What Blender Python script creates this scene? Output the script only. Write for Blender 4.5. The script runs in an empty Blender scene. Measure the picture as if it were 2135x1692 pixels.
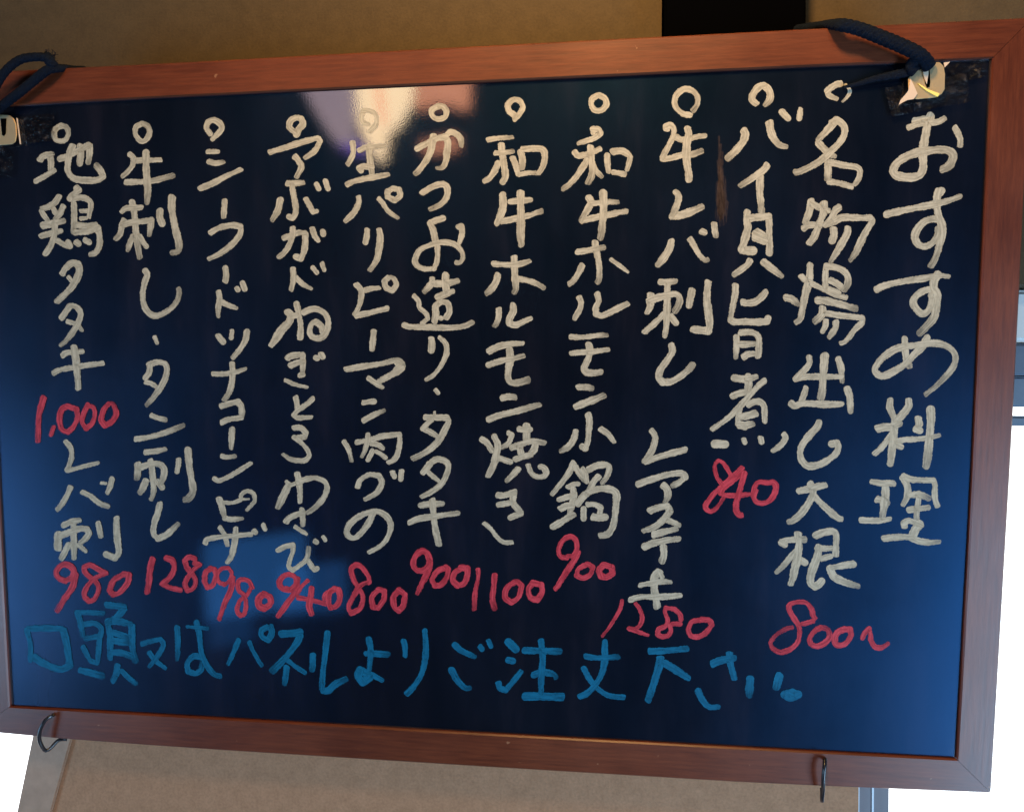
import bpy, bmesh, math, random
from mathutils import Vector, Matrix

random.seed(7)
S = bpy.context.scene
COL = S.collection

# ------------------------------------------------------------------ camera
TILT = math.radians(4.59)                       # the board leans forward from the wall
ct, st = math.cos(TILT), math.sin(TILT)
BM = Matrix(((1, 0, 0, 0), (0, -st, -ct, 0), (0, ct, -st, 0), (0, 0, 0, 1)))   # board local -> world
CAM = Vector((0.13466911, 0.06265549, 0.6363408))
FWD = Vector((-0.1213153, -0.08002713, -0.98938277)).normalized()
UP = Vector((-0.0056896, 0.99678439, -0.07992818))
RT = FWD.cross(UP).normalized()
UP = RT.cross(FWD).normalized()
cam_d = bpy.data.cameras.new('camera')
cam = bpy.data.objects.new('camera', cam_d)
COL.objects.link(cam)
rot = Matrix((RT, UP, -FWD)).transposed().to_4x4()
cam.matrix_world = BM @ (Matrix.Translation(CAM) @ rot)
cam_d.sensor_width = 36
cam_d.sensor_fit = 'HORIZONTAL'
cam_d.lens = 1600 / 2135 * 36
cam_d.clip_start = 0.01
cam_d.clip_end = 100
S.camera = cam

# ------------------------------------------------------------------ world and lamps
w = bpy.data.worlds.new('World')
S.world = w
w.use_nodes = True
bg = w.node_tree.nodes['Background']
bg.inputs[0].default_value = (0.55, 0.62, 0.8, 1)
bg.inputs[1].default_value = 0.02
S.view_settings.view_transform = 'Standard'
S.view_settings.look = 'None'
S.view_settings.exposure = 0
S.view_settings.gamma = 1
S.cycles.use_denoising = True
S.cycles.max_bounces = 8

def lamp(name, loc, target, size, energy, color, sy=None, spread=None):
    d = bpy.data.lights.new(name, 'AREA')
    d.energy = energy
    d.color = color
    d.size = size
    if sy:
        d.shape = 'RECTANGLE'
        d.size_y = sy
    if spread:
        d.spread = math.radians(spread)
    o = bpy.data.objects.new(name, d)
    COL.objects.link(o)
    o.location = loc
    o.rotation_euler = (Vector(target) - Vector(loc)).to_track_quat('-Z', 'Y').to_euler()
    return o

lamp('ceiling_lamp', (0.12, -0.40, 0.66), (0.12, 0.0, 0.27), 0.10, 6.6, (1.0, 0.56, 0.20))
lamp('front_lamp', (0.30, -1.7, 1.5), (0.0, 0.0, 0.0), 0.25, 7.5, (1.0, 0.78, 0.47))
lamp('left_window_light', (-2.17, -1.35, -0.80), (-0.2, 0, -0.15), 0.6, 26, (0.34, 0.65, 1.0), 0.95)
lamp('right_window_light', (1.44, -1.25, -0.92), (0.4, 0, -0.15), 0.7, 40, (0.44, 0.70, 1.0), 1.2)
lamp('room_light', (-0.3, -1.0, -2.2), (-0.1, 0, -0.3), 0.8, 3.5, (1.0, 0.78, 0.58))
lamp('mirrored_window', (-1.42, -2.5, -1.17), (-0.24, 0.0, -0.2), 0.44, 0.52, (0.06, 0.34, 1.0), 0.34)
lamp('mirrored_window', (-1.20, -2.6, -1.27), (-0.20, 0.0, -0.2), 0.30, 0.16, (0.05, 0.32, 1.0), 0.22)
lamp('mirrored_window', (-1.62, -2.6, -1.40), (-0.26, 0.0, -0.2), 0.20, 0.08, (0.05, 0.32, 1.0), 0.30)

# ------------------------------------------------------------------ helpers
def ray_local(x, y):
    return FWD * 1600 + RT * (x - 1067.5) - UP * (y - 846)

def bp(x, y, z=0.0):
    """point of the board plane (height z above the panel) seen at photo pixel x, y"""
    d = ray_local(x, y)
    return CAM + d * ((z - CAM.z) / d.z)

CW = BM @ CAM
def wp(x, y, Y):
    """world point on the vertical plane at depth Y seen at photo pixel x, y"""
    d = BM.to_3x3() @ ray_local(x, y)
    return CW + d * ((Y - CW.y) / d.y)

def tag(o, label=None, cat=None, group=None, kind=None):
    if label: o['label'] = label
    if cat: o['category'] = cat
    if group: o['group'] = group
    if kind: o['kind'] = kind
    return o

def empty(name, loc=(0, 0, 0)):
    o = bpy.data.objects.new(name, None)
    COL.objects.link(o)
    o.location = loc
    o.empty_display_size = 0.05
    return o

def obj(name, bm, m, parent=None, smooth=False):
    me = bpy.data.meshes.new(name)
    bmesh.ops.recalc_face_normals(bm, faces=bm.faces)
    bm.to_mesh(me)
    bm.free()
    me.materials.append(m)
    if smooth:
        for p in me.polygons: p.use_smooth = True
    o = bpy.data.objects.new(name, me)
    COL.objects.link(o)
    if parent: o.parent = parent
    return o

def prism(bm, pts, off):
    """closed outline pts extruded by vector off"""
    a = [bm.verts.new(p) for p in pts]
    b = [bm.verts.new(Vector(p) + off) for p in pts]
    n = len(a)
    bm.faces.new(a)
    bm.faces.new(list(reversed(b)))
    for i in range(n):
        bm.faces.new((a[i], a[(i + 1) % n], b[(i + 1) % n], b[i]))

def box(bm, lo, hi):
    x0, y0, z0 = lo; x1, y1, z1 = hi
    prism(bm, [(x0, y0, z0), (x1, y0, z0), (x1, y0, z1), (x0, y0, z1)], Vector((0, y1 - y0, 0)))

def spline(P, step):
    """smooth path through P (tuples of any length), resampled"""
    P = [Vector(p) for p in P]
    if len(P) == 2:
        n = max(2, int((P[1] - P[0]).length / step))
        return [P[0].lerp(P[1], i / n) for i in range(n + 1)]
    Q = [P[0] * 2 - P[1]] + P + [P[-1] * 2 - P[-2]]
    out = []
    for i in range(1, len(Q) - 2):
        p0, p1, p2, p3 = Q[i - 1], Q[i], Q[i + 1], Q[i + 2]
        n = max(2, int((p2 - p1).length / step))
        for k in range(n):
            t = k / n
            out.append(0.5 * ((2 * p1) + (p2 - p0) * t + (2 * p0 - 5 * p1 + 4 * p2 - p3) * t * t
                              + (3 * p1 - p0 - 3 * p2 + p3) * t ** 3))
    out.append(P[-1])
    return out

def tube(bm, pts, r, flat=1.0, nrm=Vector((0, 0, 1)), n=12, step=0.0025, rr=None, twist=0.0):
    path = spline(pts, step)
    rings = []
    L = len(path)
    for i, p in enumerate(path):
        t = (path[min(i + 1, L - 1)] - path[max(i - 1, 0)]).normalized()
        s = t.cross(nrm)
        if s.length < 1e-4: s = t.cross(Vector((1, 0, 0)))
        s.normalize()
        u = s.cross(t)
        q = r * (rr(i / (L - 1)) if rr else 1)
        if twist: q0 = q; q = lambda a, q0=q0: q0 * (1 + twist * math.cos(4 * a - i * step * 1500))
        else: q0 = q; q = lambda a, q0=q0: q0
        rings.append([bm.verts.new(p + s * math.cos(a) * q(a) + u * math.sin(a) * q(a) * flat)
                      for a in [2 * math.pi * k / n for k in range(n)]])
    for a, b in zip(rings, rings[1:]):
        for k in range(n):
            bm.faces.new((a[k], a[(k + 1) % n], b[(k + 1) % n], b[k]))
    bm.faces.new(rings[0]); bm.faces.new(list(reversed(rings[-1])))

# ------------------------------------------------------------------ materials
def mat(name, color=(0.5, 0.5, 0.5), rough=0.5, **kw):
    m = bpy.data.materials.new(name)
    m.use_nodes = True
    p = m.node_tree.nodes['Principled BSDF']
    p.inputs['Base Color'].default_value = (*color, 1)
    p.inputs['Roughness'].default_value = rough
    for k, v in kw.items():
        p.inputs[k.replace('_', ' ')].default_value = v
    return m, p, m.node_tree.nodes, m.node_tree.links

def noise(N, L, scale, detail=3, rough=0.5, stretch=None, coord='Object'):
    tc = N.new('ShaderNodeTexCoord')
    n = N.new('ShaderNodeTexNoise')
    n.inputs['Scale'].default_value = scale
    n.inputs['Detail'].default_value = detail
    n.inputs['Roughness'].default_value = rough
    if stretch:
        mp = N.new('ShaderNodeMapping')
        mp.inputs['Scale'].default_value = stretch
        L.new(tc.outputs[coord], mp.inputs[0]); L.new(mp.outputs[0], n.inputs[0])
    else:
        L.new(tc.outputs[coord], n.inputs[0])
    return n.outputs['Fac']

def ramp(N, L, src, stops):
    r = N.new('ShaderNodeValToRGB')
    e = r.color_ramp.elements
    while len(e) < len(stops): e.new(0.5)
    for k, (pos, c) in enumerate(stops):
        e[k].position = pos
        e[k].color = (*c, 1) if len(c) == 3 else c
    L.new(src, r.inputs[0])
    return r.outputs[0]

def bump(N, L, src, p, strength, dist=0.001, chain=None):
    b = N.new('ShaderNodeBump')
    b.inputs['Strength'].default_value = strength
    b.inputs['Distance'].default_value = dist
    L.new(src, b.inputs['Height'])
    if chain: L.new(chain, b.inputs['Normal'])
    if p: L.new(b.outputs[0], p.inputs['Normal'])
    return b.outputs[0]

def mix(N, L, fac, a, b, mode='MIX'):
    x = N.new('ShaderNodeMix')
    x.data_type = 'RGBA'; x.blend_type = mode
    if hasattr(fac, 'links'): L.new(fac, x.inputs[0])
    else: x.inputs[0].default_value = fac
    for s, i in ((a, 6), (b, 7)):
        if hasattr(s, 'links'): L.new(s, x.inputs[i])
        else: x.inputs[i].default_value = (*s, 1)
    return x.outputs[2]

# glossy black-blue writing board
M_panel, p, N, L = mat('board_lacquer', (0.002, 0.003, 0.006), 0.34)
p.inputs['Specular IOR Level'].default_value = 0.62
p.inputs['Specular Tint'].default_value = (0.05, 0.38, 1.0, 1)
p.inputs['Coat Weight'].default_value = 1.0
p.inputs['Coat Roughness'].default_value = 0.038
p.inputs['Coat IOR'].default_value = 1.95
smear = noise(N, L, 4.5, 5, 0.62)
wipe = noise(N, L, 7.0, 4, 0.6, (3.2, 0.7, 1.0))
L.new(ramp(N, L, smear, [(0.3, (0.26,) * 3), (0.72, (0.40,) * 3)]), p.inputs['Roughness'])
L.new(ramp(N, L, wipe, [(0.36, (0.0018, 0.0024, 0.0050)), (0.55, (0.0040, 0.0046, 0.0085)), (0.74, (0.0105, 0.0095, 0.0150))]), p.inputs['Base Color'])
peel = noise(N, L, 750, 2, 0.6)
nb = N.new('ShaderNodeBump')
nb.inputs['Strength'].default_value = 0.022; nb.inputs['Distance'].default_value = 0.0006
L.new(peel, nb.inputs['Height'])
L.new(nb.outputs[0], p.inputs['Normal'])
L.new(nb.outputs[0], p.inputs['Coat Normal'])

def wood(name, along):
    m, p, N, L = mat(name, (0.3, 0.1, 0.05), 0.38)
    s = (1.2, 16, 16) if along == 'x' else (16, 1.2, 16)
    a = noise(N, L, 26, 6, 0.6, s)
    b = noise(N, L, 9, 3, 0.55)
    s2 = (3, 60, 60) if along == 'x' else (60, 3, 60)
    c = noise(N, L, 60, 2, 0.5, s2)
    col = ramp(N, L, a, [(0.30, (0.0864, 0.0194, 0.0068)), (0.52, (0.1512, 0.0363, 0.0121)), (0.74, (0.2160, 0.0572, 0.0182))])
    col = mix(N, L, 0.35, col, ramp(N, L, b, [(0.35, (0.0907, 0.0202, 0.0076)), (0.7, (0.2333, 0.0629, 0.0196))]))
    dk = ramp(N, L, c, [(0.34, (0.62,) * 3), (0.46, (1, 1, 1))])
    col = mix(N, L, 0.4, col, dk, 'MULTIPLY')
    col = mix(N, L, 1.0, col, (0.86, 0.84, 0.98), 'MULTIPLY')
    nick = noise(N, L, 130, 2, 0.4)
    col = mix(N, L, ramp(N, L, nick, [(0.775, (0, 0, 0)), (0.80, (0.6,) * 3)]), col, (0.34, 0.17, 0.09))
    worn = noise(N, L, 3.5, 4, 0.6)
    col = mix(N, L, 0.55, col, ramp(N, L, worn, [(0.3, (0.62, 0.58, 0.56)), (0.7, (1.12, 1.12, 1.1))]), 'MULTIPLY')
    L.new(col, p.inputs['Base Color'])
    L.new(ramp(N, L, b, [(0.3, (0.32,) * 3), (0.7, (0.46,) * 3)]), p.inputs['Roughness'])
    p.inputs['Coat Weight'].default_value = 0.5
    p.inputs['Coat Roughness'].default_value = 0.36
    p.inputs['Specular IOR Level'].default_value = 0.3
    bump(N, L, a, p, 0.12, 0.0008)
    return m
M_wood_x = wood('varnished_wood_lengthwise', 'x')
M_wood_y = wood('varnished_wood_upright', 'y')

def paint(name, c0, c1, thin, body=1.12):
    """marker paint: streaks run along the stroke, thin where the pen ran dry"""
    m, p, N, L = mat(name, c0, 0.62, Specular_IOR_Level=0.2)
    def attr(n):
        at = N.new('ShaderNodeAttribute'); at.attribute_name = n
        return at.outputs['Fac']
    def math_(op, a, b):
        x = N.new('ShaderNodeMath'); x.operation = op
        for s, k in ((a, 0), (b, 1)):
            if hasattr(s, 'links'): L.new(s, x.inputs[k])
            else: x.inputs[k].default_value = s
        return x.outputs[0]
    cv = N.new('ShaderNodeCombineXYZ')
    L.new(attr('stroke_across'), cv.inputs[0]); L.new(attr('stroke_along'), cv.inputs[1])
    sn = N.new('ShaderNodeTexNoise'); sn.inputs['Scale'].default_value = 1.0; sn.inputs['Detail'].default_value = 3
    L.new(cv.outputs[0], sn.inputs[0])
    streak = sn.outputs['Fac']
    a = noise(N, L, 260, 4, 0.65)
    b = noise(N, L, 55, 3, 0.6)
    tone = math_('ADD', math_('MULTIPLY', streak, 0.6), math_('MULTIPLY', b, 0.4))
    L.new(ramp(N, L, tone, [(0.36, c0), (0.62, c1)]), p.inputs['Base Color'])
    dry = math_('SUBTRACT', attr('paint_cover'), math_('MULTIPLY', ramp(N, L, streak, [(0.42, (1, 1, 1)), (0.66, (0, 0, 0))]), thin))
    al = math_('MULTIPLY', math_('MULTIPLY', dry, body), ramp(N, L, a, [(0.28, (0.72,) * 3), (0.5, (1, 1, 1))]))
    cl = N.new('ShaderNodeClamp'); L.new(al, cl.inputs[0])
    L.new(cl.outputs[0], p.inputs['Alpha'])
    return m
M_white = paint('white_marker', (0.385, 0.362, 0.272), (0.50, 0.472, 0.362), 0.26)
M_red = paint('red_marker', (0.36, 0.026, 0.045), (0.56, 0.060, 0.088), 0.28)
M_blue = paint('blue_marker', (0.0005, 0.092, 0.190), (0.001, 0.130, 0.260), 0.22)

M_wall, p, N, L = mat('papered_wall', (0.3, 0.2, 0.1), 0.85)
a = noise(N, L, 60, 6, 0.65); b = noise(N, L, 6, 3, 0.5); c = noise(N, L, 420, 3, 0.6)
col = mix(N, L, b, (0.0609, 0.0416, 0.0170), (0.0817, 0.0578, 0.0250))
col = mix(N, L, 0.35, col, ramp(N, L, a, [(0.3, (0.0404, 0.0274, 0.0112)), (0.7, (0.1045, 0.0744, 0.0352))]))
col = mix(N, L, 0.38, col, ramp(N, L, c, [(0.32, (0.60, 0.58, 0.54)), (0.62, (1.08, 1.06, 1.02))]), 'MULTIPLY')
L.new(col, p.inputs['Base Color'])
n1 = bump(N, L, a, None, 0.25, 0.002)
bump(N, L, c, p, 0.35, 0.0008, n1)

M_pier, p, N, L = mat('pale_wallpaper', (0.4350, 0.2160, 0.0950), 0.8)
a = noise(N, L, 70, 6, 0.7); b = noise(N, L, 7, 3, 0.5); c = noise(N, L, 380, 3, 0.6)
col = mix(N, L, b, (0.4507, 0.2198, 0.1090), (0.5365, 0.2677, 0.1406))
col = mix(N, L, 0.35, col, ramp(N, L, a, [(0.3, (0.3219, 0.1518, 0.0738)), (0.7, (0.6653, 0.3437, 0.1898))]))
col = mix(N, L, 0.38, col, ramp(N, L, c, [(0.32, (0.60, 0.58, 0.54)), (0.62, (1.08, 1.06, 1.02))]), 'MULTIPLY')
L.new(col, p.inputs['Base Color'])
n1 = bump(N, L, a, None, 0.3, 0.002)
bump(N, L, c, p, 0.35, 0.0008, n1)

M_black, p, N, L = mat('black_casing', (0.0012, 0.0013, 0.0018), 0.9, Specular_IOR_Level=0.0)
M_wire, p, N, L = mat('black_wire', (0.012, 0.014, 0.02), 0.28, Specular_IOR_Level=0.7)
M_rope, p, N, L = mat('navy_cord', (0.012, 0.022, 0.045), 0.95)
a = noise(N, L, 900, 3, 0.6)
L.new(ramp(N, L, a, [(0.3, (0.0015, 0.003, 0.008)), (0.7, (0.005, 0.011, 0.024))]), p.inputs['Base Color'])
bump(N, L, a, p, 0.8, 0.001)
p.inputs['Specular IOR Level'].default_value = 0.12
M_gold, p, N, L = mat('brass_plate', (0.80, 0.62, 0.36), 0.42, Metallic=0.75)
a = noise(N, L, 160, 3, 0.6)
bump(N, L, a, p, 0.2, 0.0008)
M_streak, p, N, L = mat('yellow_tape_fold', (0.95, 0.80, 0.22), 0.25)
M_foil, p, N, L = mat('torn_tape_edge', (0.92, 0.74, 0.55), 0.3, Metallic=0.3)
M_tape, p, N, L = mat('clear_tape', (0.006, 0.006, 0.008), 0.2, Specular_IOR_Level=0.3)
a = noise(N, L, 140, 5, 0.65); b = noise(N, L, 45, 4, 0.6)
n1 = bump(N, L, a, None, 0.9, 0.002)
bump(N, L, b, p, 0.9, 0.005, n1)
L.new(ramp(N, L, a, [(0.5, (0.004, 0.004, 0.006)), (0.60, (0.016, 0.015, 0.018)), (0.74, (0.22, 0.20, 0.18))]), p.inputs['Base Color'])
L.new(ramp(N, L, b, [(0.35, (0.15,) * 3), (0.7, (0.8,) * 3)]), p.inputs['Alpha'])
M_alu, p, N, L = mat('aluminium_frame', (0.17, 0.21, 0.27), 0.42, Metallic=0.2)
a = noise(N, L, 30, 3, 0.5)
L.new(ramp(N, L, a, [(0.3, (0.13, 0.17, 0.23)), (0.7, (0.19, 0.24, 0.30))]), p.inputs['Base Color'])
M_stile, p, N, L = mat('grey_brown_stile', (0.20, 0.175, 0.185), 0.5)
M_gasket, p, N, L = mat('white_gasket', (0.78, 0.82, 0.86), 0.5)
M_blind, p, N, L = mat('white_head_box', (0.78, 0.79, 0.76), 0.6)
M_trim, p, N, L = mat('painted_trim', (0.40, 0.34, 0.29), 0.6)
a = noise(N, L, 60, 5, 0.65)
L.new(ramp(N, L, a, [(0.3, (0.4200, 0.2436, 0.1490)), (0.7, (0.5400, 0.3192, 0.2038))]), p.inputs['Base Color'])

m = bpy.data.materials.new('window_glass'); m.use_nodes = True
N, L = m.node_tree.nodes, m.node_tree.links
N.remove(N['Principled BSDF'])
tr = N.new('ShaderNodeBsdfTransparent'); gl = N.new('ShaderNodeBsdfGlossy'); gl.inputs['Roughness'].default_value = 0.02
fr = N.new('ShaderNodeFresnel'); fr.inputs[0].default_value = 1.45
ms = N.new('ShaderNodeMixShader')
L.new(fr.outputs[0], ms.inputs[0]); L.new(tr.outputs[0], ms.inputs[1]); L.new(gl.outputs[0], ms.inputs[2])
L.new(ms.outputs[0], N['Material Output'].inputs[0])
M_glass = m

def glow(name, c0, c1, strength, scale=6):
    m = bpy.data.materials.new(name); m.use_nodes = True
    N, L = m.node_tree.nodes, m.node_tree.links
    N.remove(N['Principled BSDF'])
    e = N.new('ShaderNodeEmission')
    e.inputs[1].default_value = strength
    n = noise(N, L, scale, 3, 0.5)
    L.new(mix(N, L, n, c0, c1), e.inputs[0])
    L.new(e.outputs[0], N['Material Output'].inputs[0])
    return m
M_sky = glow('overcast_sky', (0.93, 0.97, 1.0), (1.0, 1.0, 1.0), 2.6, 0.3)

# ------------------------------------------------------------------ setting: sky, wall, windows
WY = 0.075
bm = bmesh.new()
prism(bm, [(-9, 4, -6), (9, 4, -6), (9, 4, 7), (-9, 4, 7)], Vector((0, 0.05, 0)))
tag(obj('sky', bm, M_sky), kind='structure')

zh = wp(2130, 592, WY).z
a0 = wp(75, 1533, WY); a1 = wp(42, 1692, WY)
def on_edge(z):
    t = (z - a0.z) / (a1.z - a0.z)
    return a0.x + (a1.x - a0.x) * t
xr = wp(1790, 1660, WY).x
root = tag(empty('wall', (0, WY, 0)), 'olive brown papered wall behind and above the framed menu board', 'wall')
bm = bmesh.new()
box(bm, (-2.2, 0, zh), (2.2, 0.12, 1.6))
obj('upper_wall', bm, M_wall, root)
root2 = tag(empty('pier', (0, WY, 0)), 'pale beige wall pier under the menu board, between the two bright windows', 'wall')
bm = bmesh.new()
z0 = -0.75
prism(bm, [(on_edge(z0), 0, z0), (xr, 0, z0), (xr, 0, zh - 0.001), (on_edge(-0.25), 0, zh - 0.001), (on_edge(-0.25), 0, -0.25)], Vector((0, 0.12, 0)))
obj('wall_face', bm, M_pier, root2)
b0 = wp(138, 1575, WY - 0.004); b1 = wp(113, 1665, WY - 0.004)
def on_b(z): return b0.x + (b1.x - b0.x) * (z - b0.z) / (b1.z - b0.z)
bm = bmesh.new()
zt = -0.27
prism(bm, [(on_edge(z0) - 0.001, -0.004, z0), (on_b(z0), -0.004, z0), (on_b(zt), -0.004, zt), (on_edge(zt) - 0.001, -0.004, zt)], Vector((0, 0.0035, 0)))
bmesh.ops.bevel(bm, geom=bm.edges[:], offset=0.001, segments=2, affect='EDGES')
obj('corner_trim', bm, M_trim, root2)

# right window
rw = tag(empty('window', (0, WY, 0)), 'bright aluminium framed window to the right of the menu board', 'window')
x1 = wp(1822, 1660, WY).x; x2 = wp(1860, 1660, WY).x
bm = bmesh.new(); box(bm, (xr + 0.0015, 0.004, z0), (x1 - 0.0008, 0.08, zh - 0.001)); obj('stile', bm, M_stile, rw)
bm = bmesh.new(); box(bm, (x1 + 0.0012, 0.008, z0), (x2, 0.08, zh - 0.001)); obj('stile', bm, M_stile, rw)
bm = bmesh.new(); box(bm, (xr + 0.0002, 0.002, z0), (xr + 0.0014, 0.07, zh - 0.001)); obj('gasket', bm, M_gasket, rw)
bm = bmesh.new(); box(bm, (x1 - 0.0006, 0.003, z0), (x1 + 0.0010, 0.07, zh - 0.001)); obj('gasket', bm, M_gasket, rw)
def zat(y): return wp(2120, y, WY + 0.02).z
bm = bmesh.new(); box(bm, (x2 + 0.001, 0.02, zat(713)), (2.1, 0.08, zh - 0.002))
bmesh.ops.bevel(bm, geom=bm.edges[:], offset=0.004, segments=2, affect='EDGES'); obj('head_box', bm, M_blind, rw)
bm = bmesh.new(); box(bm, (x2 + 0.001, 0.02, zat(782)), (2.1, 0.07, zat(716)))
bmesh.ops.bevel(bm, geom=bm.edges[:], offset=0.002, segments=2, affect='EDGES'); obj('rail', bm, M_alu, rw)
bm = bmesh.new(); box(bm, (x2 + 0.001, 0.026, zat(848)), (2.1, 0.07, zat(784)))
bmesh.ops.bevel(bm, geom=bm.edges[:], offset=0.002, segments=2, affect='EDGES'); obj('rail', bm, M_alu, rw)
bm = bmesh.new(); box(bm, (x2 + 0.001, 0.03, zat(888)), (2.1, 0.06, zat(867)))
bmesh.ops.bevel(bm, geom=bm.edges[:], offset=0.002, segments=2, affect='EDGES'); obj('rail', bm, M_alu, rw)
bm = bmesh.new(); bm.faces.new([bm.verts.new(q) for q in ((x2 + 0.001, 0.085, z0), (2.1, 0.085, z0), (2.1, 0.085, zh - 0.002), (x2 + 0.001, 0.085, zh - 0.002))]); obj('pane', bm, M_glass, rw)
# left window
lw = tag(empty('window', (0, WY, 0)), 'overexposed window glimpsed at the lower left corner, left of the beige pier', 'window')
bm = bmesh.new(); bm.faces.new([bm.verts.new(q) for q in ((-2.1, 0.085, z0), (on_edge(z0) - 0.002, 0.085, z0), (on_edge(z0) - 0.002, 0.085, zh - 0.002), (-2.1, 0.085, zh - 0.002))]); obj('pane', bm, M_glass, lw)
bm = bmesh.new(); box(bm, (-2.16, 0.02, z0), (-2.1, 0.1, zh - 0.002)); obj('stile', bm, M_alu, lw)

# black box on the wall above the board
BY = WY - 0.035
q0 = wp(1385, 60, BY); q1 = wp(1681, 60, BY)
bx = tag(empty('wall_box', (0, WY, 0)), 'plain black box fixed to the wall above the menu board, partly hidden by its frame', 'box')
bm = bmesh.new()
box(bm, (q0.x, -0.035, 0.20), (q1.x, -0.0005, 0.62))
bmesh.ops.bevel(bm, geom=bm.edges[:], offset=0.002, segments=2, affect='EDGES')
obj('casing', bm, M_black, bx)

# ------------------------------------------------------------------ the menu board
board = empty('menu_board')
board.matrix_world = BM
tag(board, 'black handwritten Japanese menu board in a reddish wooden frame, hung by cords', 'menu board')

ZF = 0.0032      # frame front above the panel
ZB = -0.012     # frame back
def P(x, y, z): return bp(x, y, z)
IN = dict(t=[(-47, 224), (14, 219.5), (300, 204), (1000, 170.5), (1660, 138.5), (2070, 121)],
          r=[(2070, 121), (2048.5, 560), (2028.5, 1000), (2002, 1480), (1996, 1583)],
          b=[(1996, 1583), (1600, 1562), (1000, 1529), (400, 1494.5), (19, 1473)],
          l=[(19, 1473), (0, 1125), (-47, 224)])
OUT = dict(t=[(-118, 155), (156, 140), (300, 134), (1000, 95.5), (1760, 56), (2154, 36)],
           r=[(2154, 36), (2129, 560), (2108.5, 950), (2077.5, 1480), (2067, 1653)],
           b=[(2067, 1653), (1600, 1634), (1000, 1598), (400, 1560), (150, 1542), (-50, 1523)],
           l=[(-50, 1523), (-72, 1100), (-118, 155)])
def resamp(Pl, n):
    out = []
    d = [0]
    for a, b in zip(Pl, Pl[1:]): d.append(d[-1] + math.dist(a, b))
    for k in range(n + 1):
        s = d[-1] * k / n
        for i in range(len(Pl) - 1):
            if s <= d[i + 1] + 1e-9:
                t = (s - d[i]) / (d[i + 1] - d[i])
                out.append((Pl[i][0] + (Pl[i + 1][0] - Pl[i][0]) * t, Pl[i][1] + (Pl[i + 1][1] - Pl[i][1]) * t))
                break
    return out
for side in 'trbl':
    n = 12
    inn, out = resamp(IN[side], n), resamp(OUT[side], n)
    bm = bmesh.new()
    rings = []
    for k in range(n + 1):
        i0 = P(*inn[k], ZF); o0 = P(*out[k], ZF)
        dirv = (o0 - i0).normalized()
        e = 0.0012
        pr = [Vector((i0.x, i0.y, -0.001)), Vector((i0.x, i0.y, ZF - e)), i0 + dirv * e, o0 - dirv * e,
              Vector((o0.x, o0.y, ZF - e)), Vector((o0.x, o0.y, ZB)), Vector((i0.x, i0.y, ZB))]
        # hairline gap of the mitre joint
        if k in (0, n):
            tv = (P(*inn[1 if k == 0 else n - 1], ZF) - i0).normalized() * 0.00018
            pr = [q + tv for q in pr]
        rings.append([bm.verts.new(q) for q in pr])
    m_ = len(rings[0])
    for a, b in zip(rings, rings[1:]):
        for k in range(m_):
            bm.faces.new((a[k], a[(k + 1) % m_], b[(k + 1) % m_], b[k]))
    bm.faces.new(rings[0]); bm.faces.new(list(reversed(rings[-1])))
    obj('frame_rail', bm, M_wood_x if side in 'tb' else M_wood_y, board)

bm = bmesh.new()
ring = resamp(IN['t'], 10)[:-1] + resamp(IN['r'], 10)[:-1] + resamp(IN['b'], 10)[:-1] + resamp(IN['l'], 6)[:-1]
cx, cy = 1010, 850
ring = [(x + (8 if x > cx else -8) * (1 if abs(x - cx) > 900 else 0), y + (8 if y > cy else -8) * (1 if abs(y - cy) > 500 else 0)) for x, y in ring]
prism(bm, [(lambda q: (q.x, q.y, 0))(bp(x, y, 0)) for x, y in ring], Vector((0, 0, -0.004)))
panel = obj('panel', bm, M_panel, board)

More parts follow.
